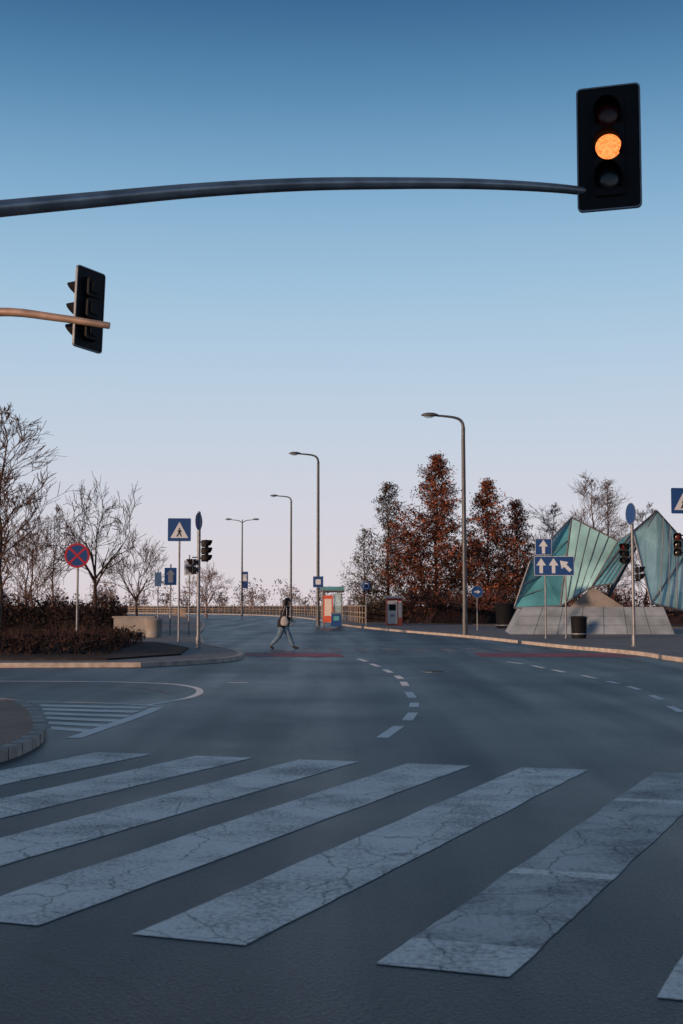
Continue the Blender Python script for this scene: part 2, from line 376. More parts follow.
# ------------------------------------------------------------------ traffic signals
def frame(yaw):   # yaw=0 faces -Y
    r=Vector((math.cos(yaw),math.sin(yaw),0)); n_=Vector((math.sin(yaw),-math.cos(yaw),0)); return r,Vector((0,0,1)),n_
def signal(m,c,yaw,W=.7,H=1.42,dia=.30,pitch=.37,plate=True,lit=None,lens=3,hood=.22,rim=RIM,roll=0):
    c=Vector(c); r,u,n_=frame(yaw)
    if roll:
        Rr=Matrix.Rotation(roll,3,n_); r=Rr@r; u=Rr@u
    P=lambda x,y,d: c+r*x+u*y+n_*d
    if plate:
        m.prism([P(x,y,-.012) for x,y in rrect(W,H,.05)],n_*.02,BLACK,BLACK)
        o=rrect(W+.012,H+.012,.056); i=rrect(W-.022,H-.022,.045); nn=len(o)
        vs=[P(x,y,.022) for x,y in o]+[P(x,y,.022) for x,y in i]+[P(x,y,-.02) for x,y in o]+[P(x,y,-.02) for x,y in i]
        m.add(vs,[(k,(k+1)%nn,nn+(k+1)%nn,nn+k) for k in range(nn)]+[(2*nn+k,2*nn+(k+1)%nn,(k+1)%nn,k) for k in range(nn)]+[(3*nn+k,3*nn+(k+1)%nn,2*nn+(k+1)%nn,2*nn+k) for k in range(nn)],rim)
    tot=pitch*lens
    for k in range(lens):
        yc=((lens-1)/2-k)*pitch
        m.prism([P(x,yc+y,-.12) for x,y in rrect(pitch*.90,pitch*.93,.06)],n_*.107,BLACK)
        m.prism([P(x*.6,yc+y*.6,-.15) for x,y in rrect(pitch*.9,pitch*.93,.06)],n_*.029,BLACK)
    m.prism([P(x,y,.0095) for x,y in rrect(pitch*.96,tot,.05)],n_*.035,BLACK)
    for k in range(lens):
        yc=((lens-1)/2-k)*pitch; R_=dia/2
        mt=AMBER if lit==k else (LENSRED if k==0 else LENSOFF)
        ns=28
        rings=[]
        for q in range(4):
            rr=R_*math.cos(q*math.pi/8); dd=.047+.03*math.sin(q*math.pi/8)
            rings.append([P(rr*math.cos(2*math.pi*a/ns),yc+rr*math.sin(2*math.pi*a/ns),dd) for a in range(ns)])
        vs=sum(rings,[]); fs=[]
        for q in range(3): fs+=[(q*ns+a,q*ns+(a+1)%ns,(q+1)*ns+(a+1)%ns,(q+1)*ns+a) for a in range(ns)]
        fs.append(tuple(3*ns+a for a in range(ns)))
        m.add(vs,fs,mt,True)
        Ro=R_+.018; vo=[];fo=[]; na=24
        for a in range(na+1):
            t=math.radians(-38+256*a/na)
            L_=hood*(.25+.75*(.5+.5*math.sin(t)))
            cs,sn=math.cos(t),math.sin(t)
            for rr,dd in ((Ro,.045),(Ro*.97,L_+.045),(Ro*.97-.008,L_+.045),(Ro-.008,.045)):
                vo.append(P(rr*cs,yc+rr*sn,dd))
        for a in range(na):
            for q in range(3): fo.append((a*4+q,a*4+q+1,(a+1)*4+q+1,(a+1)*4+q))
        m.add(vo,fo,BLACKM,True)
m=MB()
arm=smooth_path([(-6.4,14.2,5.2),(-5.9,14.2,5.78),(-5,14.2,5.92),(-3.87,14.2,6.035),(-2.74,14.2,6.145),(-1.6,14.2,6.25),(-.47,14.2,6.315),(.66,14.2,6.33),(1.57,14.2,6.32),(2.4,14.2,6.275),(3.0,14.27,6.23)],5)
na=len(arm); m.tube(arm,[.118-(.118-.045)*i/(na-1) for i in range(na)],DGALV,18)
m.tube([(-6.5,14.2,.1),(-6.5,14.2,1.2),(-6.45,14.2,5.0),(-6.38,14.2,5.3)],[.17,.15,.12,.118],DGALV,16)
m.tube([(-6.5,14.2,.10),(-6.5,14.2,.35)],[.24,.2],DGALV,12)
m.box((3.0,14.25,6.23),(.12,.1,.16),BLACK)
signal(m,(3.02,14.12,6.71),-.30,lit=1,W=.70,H=1.42,dia=.29,pitch=.37,hood=.2)
m.obj('traffic_light')
m=MB()
yaw2=math.radians(58)+math.pi
arm=smooth_path([(-11,21.6,5.4),(-9.5,21.4,6.0),(-7.5,21,6.28),(-5.68,20.7,6.36),(-4.7,20.7,6.27),(-3.80,20.7,6.13)],5)
na=len(arm); m.tube(arm,[.10-(.10-.055)*i/(na-1) for i in range(na)],WARMSTEEL,12)
m.tube([(-11.05,21.6,-.02),(-11.02,21.6,5.0),(-10.9,21.6,5.5)],[.16,.11,.1],WARMSTEEL,14)
signal(m,(-4.20,21.0,6.47),yaw2,W=.66,H=1.36,hood=.42,rim=GALV,pitch=.36,roll=.05)
r_,u_,n_=frame(yaw2)
m.tube([Vector((-4.20,20.98,6.22))-n_*.14,(-4.0,20.74,6.2)],.035,WARMSTEEL,8)
m.obj('traffic_light')

def disc(m,c,R_,yaw,mt,d0=0,t=.008,n=28):
    c=Vector(c); r,u,n_=frame(yaw)
    m.prism([c+r*R_*math.cos(2*math.pi*a/n)+u*R_*math.sin(2*math.pi*a/n)+n_*d0 for a in range(n)],n_*t,mt)
def poly(m,c,pts,yaw,mt,d0,t=.004):
    c=Vector(c); r,u,n_=frame(yaw); m.prism([c+r*x+u*y+n_*d0 for x,y in pts],n_*t,mt)
def ped_sign(m,c,w,yaw):
    poly(m,c,rrect(w,w,.04),yaw,BLUE,0,.01)
    h=w*.36
    poly(m,c,[(-h*1.08,-h),(h*1.08,-h),(0,h*.95)],yaw,WHITE,.012)
    s=w
    poly(m,c,[(-.02*s,-.02*s),(.04*s,-.02*s),(.05*s,-.14*s),(.11*s,-.30*s),(.06*s,-.30*s),(.0,-.16*s),(-.07*s,-.30*s),(-.13*s,-.30*s),(-.04*s,-.12*s)],yaw,BLACK,.018)
    poly(m,c,[(-.03*s,.0),(.04*s,.0),(.10*s,-.08*s),(.04*s,-.09*s),(-.09*s,-.08*s)],yaw,BLACK,.0235)
    disc(m,Vector(c)+Vector((0,0,.05*s)),.035*s,yaw,BLACK,.018,.004,12)
def post(m,x,y,h,r=.038,mt=GALV,z0=.12):
    m.tube([(x,y,z0),(x,y,h)],[r,r],mt,10); m.tube([(x,y,z0),(x,y,z0+.06)],[r*1.9,r*1.6],mt,10)
m=MB(); post(m,-9.8,47.6,3.95,.04)
c=(-9.82,47.55,3.42); disc(m,c,.46,.12,BLUE); 
r_,u_,n_=frame(.12)
vs=[];nn=36
for R_ in (.46,.385): vs+=[Vector(c)+r_*R_*math.cos(2*math.pi*a/nn)+u_*R_*math.sin(2*math.pi*a/nn)+n_*.012 for a in range(nn)]
m.add(vs,[(a,(a+1)%nn,nn+(a+1)%nn,nn+a) for a in range(nn)],RED)
for sg,dd in ((1,.0125),(-1,.0145)):
    a=math.pi/4*sg; ca,sa=math.cos(a),math.sin(a)
    poly(m,c,[(ca*x-sa*y,sa*x+ca*y) for x,y in ((-.38,-.04),(.38,-.04),(.38,.04),(-.38,.04))],.12,RED,dd-.001,.002)
m.obj('no_stopping_sign')
m=MB(); post(m,-6.5,51.3,5.0,.04); ped_sign(m,(-6.5,51.24,4.6),.92,.05); m.obj('pedestrian_crossing_sign')
m=MB(); post(m,-8.4,63,3.6,.04); poly(m,(-8.4,62.95,3.0),rrect(.6,.85,.03),.3,BLUE,0,.01); poly(m,(-8.4,62.95,3.0),[(-.12,-.3),(.12,-.3),(.12,.1),(.22,.1),(0,.35),(-.22,.1),(-.12,.1)],.3,RIM,.012); m.obj('direction_sign')
m=MB(); post(m,-9.3,65,3.4,.03); poly(m,(-9.3,64.95,2.9),rrect(.45,.7,.03),.9,WHITE,0,.01); m.obj('information_sign')
m=MB(); post(m,-7.6,64,4.1,.035); poly(m,(-7.6,63.95,3.45),rrect(.5,.75,.03),.2,WHITE,0,.01);poly(m,(-7.6,63.95,3.45),[(-.18,-.3),(.18,-.3),(.18,.2),(-.18,.2)],.2,RIM,.012); m.obj('information_sign')

def post_signal(name,x,y,H,sigs,topsign=None):
    m=MB(); post(m,x,y,H,.058,GALV)
    m.tube([(x,y,.12),(x,y,.5)],[.085,.085],GALV,12)
    m.ell((x,y,H),(.06,.06,.05),GALV,10,5)
    for (dx,z_,yaw,ln) in sigs:
        signal(m,(x+dx,y-.02,z_),yaw,plate=False,dia=.2,pitch=.25,lens=ln,hood=.18)
        m.box((x+dx*.5,y,z_+.3),(abs(dx)+.05,.04,.04),BLACK); m.box((x+dx*.5,y,z_-.25),(abs(dx)+.05,.04,.04),BLACK)
    if topsign:
        topsign(m,Vector((x,y,H-.35)))
    return m.obj(name)
post_signal('traffic_light',-4.85,43.5,4.72,[(.24,3.42,1.2,3),(-.2,2.9,-1.4,2)],lambda m,c:(disc(m,c+Vector((0,-.06,.05)),.3,1.3,BLUE),disc(m,c+Vector((-.012,-.06,.05)),.29,1.3,WHITE,-.01)))
post_signal('traffic_light',10.35,45.5,5.15,[(-.28,3.4,-.9,3),(.22,2.7,1.3,2)],lambda m,c:(disc(m,c+Vector((-.06,-.08,.02)),.4,-1.33,RIM),disc(m,c+Vector((-.06,-.08,.02)),.37,-1.33,BLUE,.01)))
post_signal('traffic_light',10.98,40.8,5.3,[(-.26,3.5,-.4,3)],lambda m,c:ped_sign(m,c+Vector((-.06,-.07,-.05)),.82,.1))
m=MB(); post(m,9.08,57.1,4.55,.04); post(m,9.98,57.1,3.85,.04)
UP=[(-.07,-.3),(.07,-.3),(.07,.02),(.2,.02),(0,.32),(-.2,.02),(-.07,.02)]
c=(9.0,57.03,4.18); poly(m,c,rrect(.74,.74,.04),0,WHITE,0,.008); poly(m,c,rrect(.70,.70,.03),0,BLUE,.01); poly(m,c,UP,0,WHITE,.016)
c=(9.47,57.03,3.33); poly(m,c,rrect(1.78,.86,.04),0,WHITE,0,.008); poly(m,c,rrect(1.74,.82,.03),0,BLUE,.01)
for dx,rot in ((-.58,0),(-.03,0),(.5,.8)):
    ca,sa=math.cos(rot),math.sin(rot); poly(m,c,[(dx+(ca*x-sa*y)*1.08,(sa*x+ca*y)*1.08) for x,y in UP],0,WHITE,.016)
m.obj('lane_direction_sign')
m=MB(); post(m,8.12,76.8,2.7,.035); disc(m,(8.12,76.74,2.4),.36,0,RIM); disc(m,(8.12,76.74,2.4),.34,0,BLUE,.01,.004); poly(m,(8.12,76.74,2.4),[(y*.6,-x*.6) for x,y in UP],0,WHITE,.016); m.obj('mandatory_direction_sign')
m=MB(); post(m,1.74,90.8,2.9,.035); disc(m,(1.74,90.74,2.95),.33,0,BLUE); disc(m,(1.74,90.74,2.95),.22,0,WHITE,.01,.004); disc(m,(1.74,90.74,2.95),.17,0,BLUE,.016,.004); m.obj('road_sign')

# ------------------------------------------------------------------ street lamps
def lamp(x,y,H,sides,L_=2.1,r=.11,banner=False,lean=0):
    m=MB()
    m.tube([(x,y,.1),(x,y,1.2)],[r*1.3,r*1.25],LAMPM,12)
    if len(sides)==1:
        s=sides[0]; xt=x+lean
        P=smooth_path([(x,y,1.2),(x+lean*.5,y,H*.5),(xt,y,H-1.2),(xt,y,H-.55),(xt+s*.12,y-.02,H-.22),(xt+s*.5,y-.05,H-.05),(xt+s*L_*.7,y-.1,H+.04)],4)
        k=len(P); m.tube(P,[r*1.1-(r*.62)*i/(k-1) for i in range(k)],LAMPM,12)
    else:
        xt=x
        m.tube([(x,y,1.2),(x,y,H)],[r*1.1,r*.6],LAMPM,12)
        for s in sides: m.tube([(x,y,H-.4),(x+s*.5,y,H-.1),(x+s*L_*.7,y,H+.02)],[.05,.05,.04],LAMPM,8)
    for s in sides:
        def f(q): 
            q=q.copy()
            if q.z<0: q.z*=.55
            q.y*= (1-.25*(q.x*s)/.5); return q
        m.ell((xt+s*(L_*.7+.3),y-.1,H+.05),(.45,.19,.14),LAMPM,14,8,f=f)
        m.ell((xt+s*(L_*.7+.35),y-.1,H+.0),(.26,.13,.10),CLEAR,12,6)
    if banner: m.box((x+.35,y,5.0),(.9,.05,2.2),BLUE); m.box((x+.35,y-.03,5.3),(.6,.02,.9),WHITE)
    m.obj('street_lamp')
lamp(6.2,64.5,11.15,[-1],2.0,lean=-.02)
lamp(-1.7,93,12.6,[-1],2.0)
lamp(-5.4,137,13.3,[-1],2.2)
lamp(-13.2,170,13.0,[-1,1],2.2,.13,True)
m=MB(); post(m,-1.3,88,3.6,.04); poly(m,(-1.6,87.95,3.2),rrect(.7,.75,.04),0,BLUE,0,.01); poly(m,(-1.6,87.95,3.2),rrect(.36,.36,.04),0,WHITE,.012); m.obj('bus_stop_sign')

# ------------------------------------------------------------------ bus shelter, kiosk, bins
m=MB(); x0,x1,y0,y1=-1.3,.0,91,99
for x in (x0,x1):
    for y in (y0,(y0+y1)/2,y1): m.box((x,y,1.35),(.08,.08,2.46),GALV)
m.box(((x0+x1)/2,(y0+y1)/2,2.66),(1.7,8.6,.14),GALV); m.box(((x0+x1)/2,y0-.33,2.8),(1.7,.08,.24),TEALM)
m.box((x1,(y0+y1)/2,1.4),(.03,7.9,2.1),CLEAR); m.box(((x0+x1)/2+.35,y0,1.4),(.55,.03,2.1),CLEAR)
m.box((-.95,y0-.05,1.35),(.7,.14,1.9),ORANGE); m.box((-.95,y0-.13,1.45),(.5,.01,1.2),WHITEP)
m.box((-.2,(y0+y1)/2,.6),(.4,5,.06),BARK)
for y in (93,97): m.box((-.2,y,.34),(.3,.06,.44),GALV)
m.obj('bus_shelter')
m=MB(); m.box((-.35,88.5,.58),(.75,.6,.85),BLUE,taper=.92); m.box((-.35,88.5,1.05),(.78,.66,.09),GALV); m.box((-.35,88.19,.7),(.4,.02,.3),TEALM); m.obj('litter_bin')
m=MB()
m.prism([(3.3,94.6,.12),(4.5,94.6,.12),(4.5,95.5,.12),(3.3,95.5,.12)],(0,0,2.0),ORANGE)
m.box((3.75,94.57,1.1),(.72,.04,1.7),WHITEP); m.box((3.75,94.54,1.45),(.5,.03,.45),BLACK); m.box((3.75,94.54,.85),(.3,.03,.2),RIM)
m.box((4.32,94.57,1.3),(.26,.03,1.2),WHITEP); m.box((3.9,95.05,2.2),(1.36,1.05,.14),WHITEP); m.box((3.9,94.6,1.98),(1.1,.05,.16),RED)
m.obj('ticket_machine')
def bin_(x,y,h,w,name,mt=BLACK):
    m=MB(); m.tube([(x,y,.12),(x,y,.2),(x,y,h-.12),(x,y,h-.1)],[w*.42,w*.46,w*.5,w*.52],mt,16)
    m.tube([(x,y,h-.1),(x,y,h-.03),(x,y,h)],[w*.55,w*.52,w*.3],mt,16); m.tube([(x,y,.3),(x,y,.34)],[w*.5,w*.5],RIM,16)
    m.obj(name)
bin_(10.55,57.1,1.1,.72,'litter_bin'); bin_(10.6,83,1.75,1.3,'recycling_bin',BLACK); bin_(13.6,47,1.0,.6,'litter_bin')
bin_(-8.6,58.8,1.0,.8,'litter_bin',CONC)
m=MB()
m.box((-10.0,62,.55),(1.9,.5,.86),CONC); m.box((-10.0,62,1.02),(2.05,.62,.08),CONC)
m.obj('concrete_wall')

# ------------------------------------------------------------------ guardrails
def rail(path,name,h=1.15,off=0):
    m=MB(); P=[p+Vector((off,0,0)) for p in path]
    for zz,rr in ((h,.07),(h*.62,.05),(h*.35,.04)): m.tube([(p.x,p.y,zz+.1) for p in P],rr,RAILM,6)
    for i in range(len(P)-1):
        d=(P[i+1]-P[i]).length; k=max(1,int(d/2.5))
        for j in range(k):
            q=P[i].lerp(P[i+1],j/k); m.box((q.x,q.y,.1+h/2),(.07,.07,h),RAILM)
    m.obj(name)
rail(smooth_path([(1.9,103,0),(-.6,140,0),(-7,190,0),(-22,242,0),(-50,280,0),(-97,306,0),(-190,328,0)],4),'guardrail',1.45)
rail(smooth_path([(-19.2,158,0),(-29,205,0),(-51,241,0),(-95,265,0),(-190,286,0)],4),'guardrail',1.1)

# ------------------------------------------------------------------ added building, out of view, put in to shade the near crossing and signal
m=MB(); bx0,bx1,by0,by1,bh=-50,-34,-62,-16,15
m.box(((bx0+bx1)/2,(by0+by1)/2,bh/2),(bx1-bx0,by1-by0,bh),PLASTER)
m.box(((bx0+bx1)/2,(by0+by1)/2,bh+.2),(bx1-bx0+.6,by1-by0+.6,.4),CONC)
for f_ in range(4):
    for k in range(14):
        y=by0+2+k*3.2; zc=2.0+f_*3.5
        m.box((bx1+.01,y,zc),(.08,1.7,1.8),WINDOW); m.box((bx1+.06,y,zc-1.0),(.2,1.9,.1),CONC); m.box((bx1+.06,y,zc),(.06,.06,1.8),WHITEP)
m.obj('added_shade_building')

# ------------------------------------------------------------------ vegetation
def grow(m,p,d,L_,r,depth,rnd,mt,spread=.6,kids=(3,5),upw=.12,segs=4,sides=5,minr=.006,taper=.55):
    pts=[p.copy()];rad=[r];q=p.copy();dd=d.normalized()
    for i in range(segs):
        dd=(dd+Vector((rnd.uniform(-1,1),rnd.uniform(-1,1),rnd.uniform(-1,1)))*.16+Vector((0,0,upw))).normalized()
        q=q+dd*L_/segs; pts.append(q.copy()); rad.append(max(minr,r*(1-(1-taper)*(i+1)/segs)))
    m.tube(pts,rad,mt,sides if r>.04 else 3,caps=False)
    if depth<=0: return
    for k in range(rnd.randint(*kids)):
        t=rnd.uniform(.35,1.) if k else 1.
        i=min(segs-1,int(t*segs)); base=pts[i].lerp(pts[i+1],min(1,t*segs-i)) if t<1 else pts[-1]
        ax=dd.orthogonal().normalized(); ax.rotate(Matrix.Rotation(rnd.uniform(0,6.283),3,dd))
        nd=(dd+ax*rnd.uniform(spread*.6,spread*1.4)).normalized()
        rr=max(minr,rad[min(i+1,segs)]*rnd.uniform(.5,.8))
        grow(m,base,nd,L_*rnd.uniform(.55,.85),rr,depth-1,rnd,mt,spread,kids,upw,max(2,segs-1),sides,minr,taper)
def norm_h(m,x,y,H,W=None):
    zs=max(v[2] for v in m.v); k=(H-.1)/(zs-.1)
    kx=k
    if W:
        xs=sorted(abs(v[0]-x) for v in m.v); kx=W*.5/xs[int(len(xs)*.97)]
    m.v=[(x+(v[0]-x)*kx,y+(v[1]-y)*kx,.1+(v[2]-.1)*k) for v in m.v]
def spread_tree(x,y,H,W,seed,mt=BARKD,r=.25,th=.3,limbs=6,name='bare_tree',minr=.018,depth=4,lean=0):
    rnd=random.Random(seed); m=MB(); zt=H*th
    T=[Vector((x,y,.1)),Vector((x+.05,y,zt*.5)),Vector((x+lean*.5,y,zt)),Vector((x+lean,y,zt*1.5))]
    m.tube([T[0]+Vector((0,0,-.05)),T[0]+Vector((0,0,.3)),T[1],T[2],T[3]],[r*1.4,r*1.05,r*.9,r*.75,r*.5],mt,8,False)
    for i in range(limbs):
        a=2*math.pi*(i+rnd.uniform(-.25,.25))/limbs+.3; t=rnd.uniform(.55,1)
        base=T[1].lerp(T[3],t); up=rnd.uniform(.7,1.5)
        d=Vector((math.cos(a),math.sin(a),up)).normalized()
        grow(m,base,d,H*.30*rnd.uniform(.85,1.15),r*rnd.uniform(.38,.55),depth,rnd,mt,.75,(2,4),.03,4,5,minr,.6)
    grow(m,T[3],Vector((.1,0,1)),H*.28,r*.45,depth,rnd,mt,.7,(3,4),.05,4,5,minr,.6)
    norm_h(m,x,y,H,W)
    return m.obj(name)
def tall_tree(x,y,H,seed,W,mt=BARK,nb=46,ang=.9,t0=.12,name='bare_tree',minr=.011,depth=3,kids=(3,4)):
    rnd=random.Random(seed); m=MB(); r=H*.011
    tp=[Vector((x+noise.noise(Vector((i*.4,seed,0)))*.35,y,.1+(H-.1)*i/10)) for i in range(11)]
    m.tube(tp,[r*(1-.92*i/10) for i in range(11)],mt,8)
    for b in range(nb):
        t=t0+(1-t0)*(b+rnd.random())/nb; p=samp(tp,min(.98,t)); a=rnd.uniform(0,6.283)
        d=Vector((math.cos(a),math.sin(a),ang*rnd.uniform(.7,1.3)))
        L_=W*.5*(1.05-t)**.6*rnd.uniform(.6,1.1)*(.5+min(1,(t-t0)*4)*.5)
        grow(m,p,d,L_,max(.018,r*.38*(1-t)+.008),depth,rnd,mt,.55,kids,.08,3,4,minr)
    norm_h(m,x,y,H,W)
    return m.obj(name)
tall_tree(-16.0,60,11.1,11,4.6,BARK,36,1.3,.15,kids=(3,4),minr=.010)
tall_tree(-18.0,64,9.0,14,4.0,BARK,28,1.2,.1,kids=(2,4),minr=.009)
tall_tree(-20.5,85,7.6,16,5.0,BARK,30,1.1,.1,kids=(2,4))
spread_tree(-17.3,90,11.2,6.0,21,BARKD,.30,.28,7,minr=.024)
spread_tree(-17.9,112,8.8,5.2,27,BARK,.18,.2,6)
spread_tree(-17.4,165,7.4,6,31,BARK_HAZE,.2,.2,6)
tall_tree(-22.5,100,9.5,28,5.0,BARK,26,1.1,.1,kids=(2,4))
tall_tree(-25.8,105,8.2,29,5.0,BARK,26,1.1,.1,kids=(2,4))
def leafy_cone(x,y,H,W,seed,m1,m2,nb=70,leaves=60,t0=.08,name='conifer_tree',size=.24,ang=.28,dens=1.):
    rnd=random.Random(seed); m=MB(); r=H*.013
    tp=[Vector((x+noise.noise(Vector((i*.3,seed,0)))*.2,y,.1+(H-.1)*i/12)) for i in range(13)]
    m.tube(tp,[r*(1-.93*i/12) for i in range(13)],BARKD,8)
    for b in range(nb):
        t=t0+(1-t0)*((b+rnd.random())/nb)**1.1; p=samp(tp,min(.985,t)); a=rnd.uniform(0,6.283)
        prof=min(1,(t-t0)*6+.55)*max(.02,1.02-t)**.8
        L_=W*.56*prof*rnd.uniform(.6,1.25)+.15
        d=Vector((math.cos(a),math.sin(a),ang*rnd.uniform(.3,1.8)+t*.5)).normalized()
        tip=p+d*L_+Vector((0,0,-.04*L_))
        m.tube([p,p.lerp(tip,.5)+Vector((0,0,.03*L_)),tip],[.035*(1.1-t)+.008,.02,.008],BARKD,3,False)
        ns=max(4,int(L_*2.6))
        for s_ in range(ns):
            q=p.lerp(tip,rnd.uniform(.2,1)**.8); e=q+(Vector((rnd.uniform(-1,1),rnd.uniform(-1,1),rnd.uniform(-.2,.8)))).normalized()*(.35+L_*.18)
            m.tube([q,e],[.014,.006],BARKD,3,False)
            if rnd.random()<dens:
                mm=m1 if rnd.random()<.6 else m2
                for k in range(int(leaves/7*rnd.uniform(.5,1.5))):
                    c=q.lerp(e,rnd.random())+Vector((rnd.gauss(0,1),rnd.gauss(0,1),rnd.gauss(0,.8)))*.17
                    m.leaf(c,size,mm if rnd.random()<.8 else m2,rnd)
    return m.obj(name)
leafy_cone(8.2,111,14.3,10.4,41,RUST1,RUST2,190,105,.06,'oak_tree',.22,.45)
leafy_cone(12.8,112,12.3,9.0,42,RUST1,RUST2,165,95,.06,'oak_tree',.22,.45)
leafy_cone(16.2,118,11.0,7.6,43,RUST2,RUST1,130,80,.06,'oak_tree',.22,.45)
leafy_cone(4.3,118,12.7,7.8,44,GREEN1,GREEN2,170,65,.06,'larch_tree',.2,.5,.85)
leafy_cone(2.4,135,9.5,6.0,45,GREEN2,GREEN1,90,40,.06,'larch_tree',.2,.5,.7)
leafy_cone(24.6,118,13.0,6.5,46,RUST2,BARK,110,26,.1,'larch_tree',.18,.5,.5)
tall_tree(22.0,112,13.4,51,6.0,BARK,44,1.0,.1)
tall_tree(19.4,118,11.2,52,5.0,BARK,30,1.0,.1)
tall_tree(27.6,116,11.0,53,5.0,BARK,30,1.0,.1)
def hedge(name,poly_pts,n,h0,h1,size,m1=HEDGE1,m2=HEDGE2,seed=1):
    rnd=random.Random(seed); m=MB(); a,b,c,d=[Vector((p[0],p[1],0)) for p in poly_pts]
    N1=int(max(6,(b-a).length/1.0)); N2=5; vs=[];fs=[]
    for i in range(N1+1):
        for j in range(N2+1):
            q=a.lerp(b,i/N1).lerp(d.lerp(c,i/N1),.08+.84*j/N2)
            e=1 if 0<j<N2 and 0<i<N1 else 0
            hh=(h0*.55+(h1-h0)*.4*(.5+.5*noise.noise(q*.5)))*e+.1
            vs.append((q.x,q.y,hh))
    for i in range(N1):
        for j in range(N2): fs.append((i*(N2+1)+j,(i+1)*(N2+1)+j,(i+1)*(N2+1)+j+1,i*(N2+1)+j+1))
    m.add(vs,fs,m2,True)
    for k in range(n):
        u_,v_=rnd.random(),rnd.random(); q=a.lerp(b,u_).lerp(d.lerp(c,u_),v_)
        top=h0+(h1-h0)*(.5+.7*noise.noise(q*.55)+.3*noise.noise(q*2.1))
        zz=.12+max(.05,top)*(rnd.random()**.55)
        mm=m1 if noise.noise(q*1.3+Vector((0,0,zz*2)))>-.05 else m2
        if rnd.random()<.3:
            e=Vector((q.x+rnd.gauss(0,.12),q.y+rnd.gauss(0,.12),zz+size*1.8)); w=Vector((.012,0,0)); p0=Vector((q.x,q.y,zz-size))
            m.add([p0-w,p0+w,e],[(0,1,2)],mm)
        else: m.leaf((q.x,q.y,zz),size,mm,rnd)
    return m.obj(name)
hedge('shrub_bed',[(-34,36.0),(-6.6,36.0),(-7.4,48.5),(-34,48.5)],34000,.30,.75,.14,seed=3)
hedge('hedge',[(-40,63.5),(-10.6,63.5),(-11.2,67),(-40,67)],16000,1.1,1.75,.2,seed=4)
hedge('hedge',[(-60,100),(-17,100),(-18,104),(-60,104)],9000,1.0,2.6,.3,seed=5)
hedge('hedge',[(5,106),(20,96),(22,100),(6,110)],16000,1.5,3.1,.2,RUST2,HEDGE2,6)
hedge('hedge',[(19.5,97),(60,92),(60,96),(21,101)],12000,1.4,3.0,.25,RUST2,HEDGE2,8)
hedge('hedge',[(1.5,112),(6,112),(7,116),(1.5,116)],3000,1.2,2.3,.22,GREEN2,HEDGE2,9)
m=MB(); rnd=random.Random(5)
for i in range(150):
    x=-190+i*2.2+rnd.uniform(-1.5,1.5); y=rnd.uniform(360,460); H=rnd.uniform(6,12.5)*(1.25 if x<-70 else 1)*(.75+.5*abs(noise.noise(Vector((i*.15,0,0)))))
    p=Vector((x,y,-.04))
    grow(m,p,Vector((0,0,1)),H*.3,.16,3,rnd,BARK_HAZE,.6,(3,4),.1,2,3,.045)
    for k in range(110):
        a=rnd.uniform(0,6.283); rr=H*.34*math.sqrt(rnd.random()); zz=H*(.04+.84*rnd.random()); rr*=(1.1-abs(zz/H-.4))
        m.leaf((x+rr*math.cos(a),y+rr*math.sin(a),zz),.7,BARK_HAZE,rnd)
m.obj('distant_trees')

# ------------------------------------------------------------------ glass sculpture
m=MB()
lo=[(8.55,65.2,.12),(16.9,65.2,.12),(17.6,73,.12),(9.3,73,.12)]; hi=[(9.35,66.2,1.5),(16.6,66.2,1.5),(17.0,72,1.5),(9.9,72,1.5)]
m.add(lo+hi,[(0,1,5,4),(1,2,6,5),(2,3,7,6),(3,0,4,7),(4,5,6,7)],STONE)
for k in range(1,7):
    t=k/7; a=Vector(lo[0]).lerp(Vector(lo[1]),t); b=Vector(hi[0]).lerp(Vector(hi[1]),t)
    m.tube([a+Vector((0,-.004,.004)),b+Vector((0,-.004,.004))],.01,LAMPM,4,False)
for t in (.33,.66):
    m.tube([Vector(lo[0]).lerp(Vector(hi[0]),t)+Vector((0,-.004,.004)),Vector(lo[1]).lerp(Vector(hi[1]),t)+Vector((0,-.004,.004))],.01,LAMPM,4,False)
V={}
V['a']=Vector((8.95,66.6,1.45)); V['b']=Vector((9.75,66.2,3.85)); V['c']=Vector((12.25,68.0,6.25)); V['d']=Vector((11.3,66.3,1.55))
V['e']=Vector((14.5,67.0,4.95)); V['f']=Vector((12.9,66.0,2.55)); V['g']=Vector((16.45,66.6,6.5)); V['h']=Vector((15.1,66.2,5.4))
V['i']=Vector((18.4,67.5,4.6)); V['j']=Vector((18.3,66.8,1.2)); V['k']=Vector((15.9,65.9,1.7)); V['l']=Vector((14.4,70.5,1.5)); V['n']=Vector((14.0,66.0,2.7))
V['o']=Vector((12.5,72,1.5));V['p']=Vector((17.6,71.5,1.5))
def plate(keys,mt,ribs=0):
    P=[V[k] for k in keys]; nrm=(P[1]-P[0]).cross(P[2]-P[0]).normalized()
    if nrm.y>0: nrm=-nrm
    c=sum(P,Vector())/len(P)
    m.add([c]+P,[(0,i+1,(i+1)%len(P)+1) for i in range(len(P))],mt)
    for i in range(len(P)): m.tube([P[i],P[(i+1)%len(P)]],.05,GALV,5)
    if ribs and len(P)==4:
        for r in range(1,ribs):
            t=r/ribs; m.tube([P[0].lerp(P[1],t)+nrm*.03,c.lerp((P[0].lerp(P[1],t)+P[3].lerp(P[2],t))/2,1)+nrm*.03,P[3].lerp(P[2],t)+nrm*.03],.022,GALV,4)
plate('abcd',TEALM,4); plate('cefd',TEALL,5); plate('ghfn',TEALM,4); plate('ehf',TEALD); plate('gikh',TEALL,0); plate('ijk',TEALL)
plate('aco',TEALD); plate('ceo',TEALD); plate('glh',TEALD); plate('gip',TEALL); plate('ghl',TEALD)
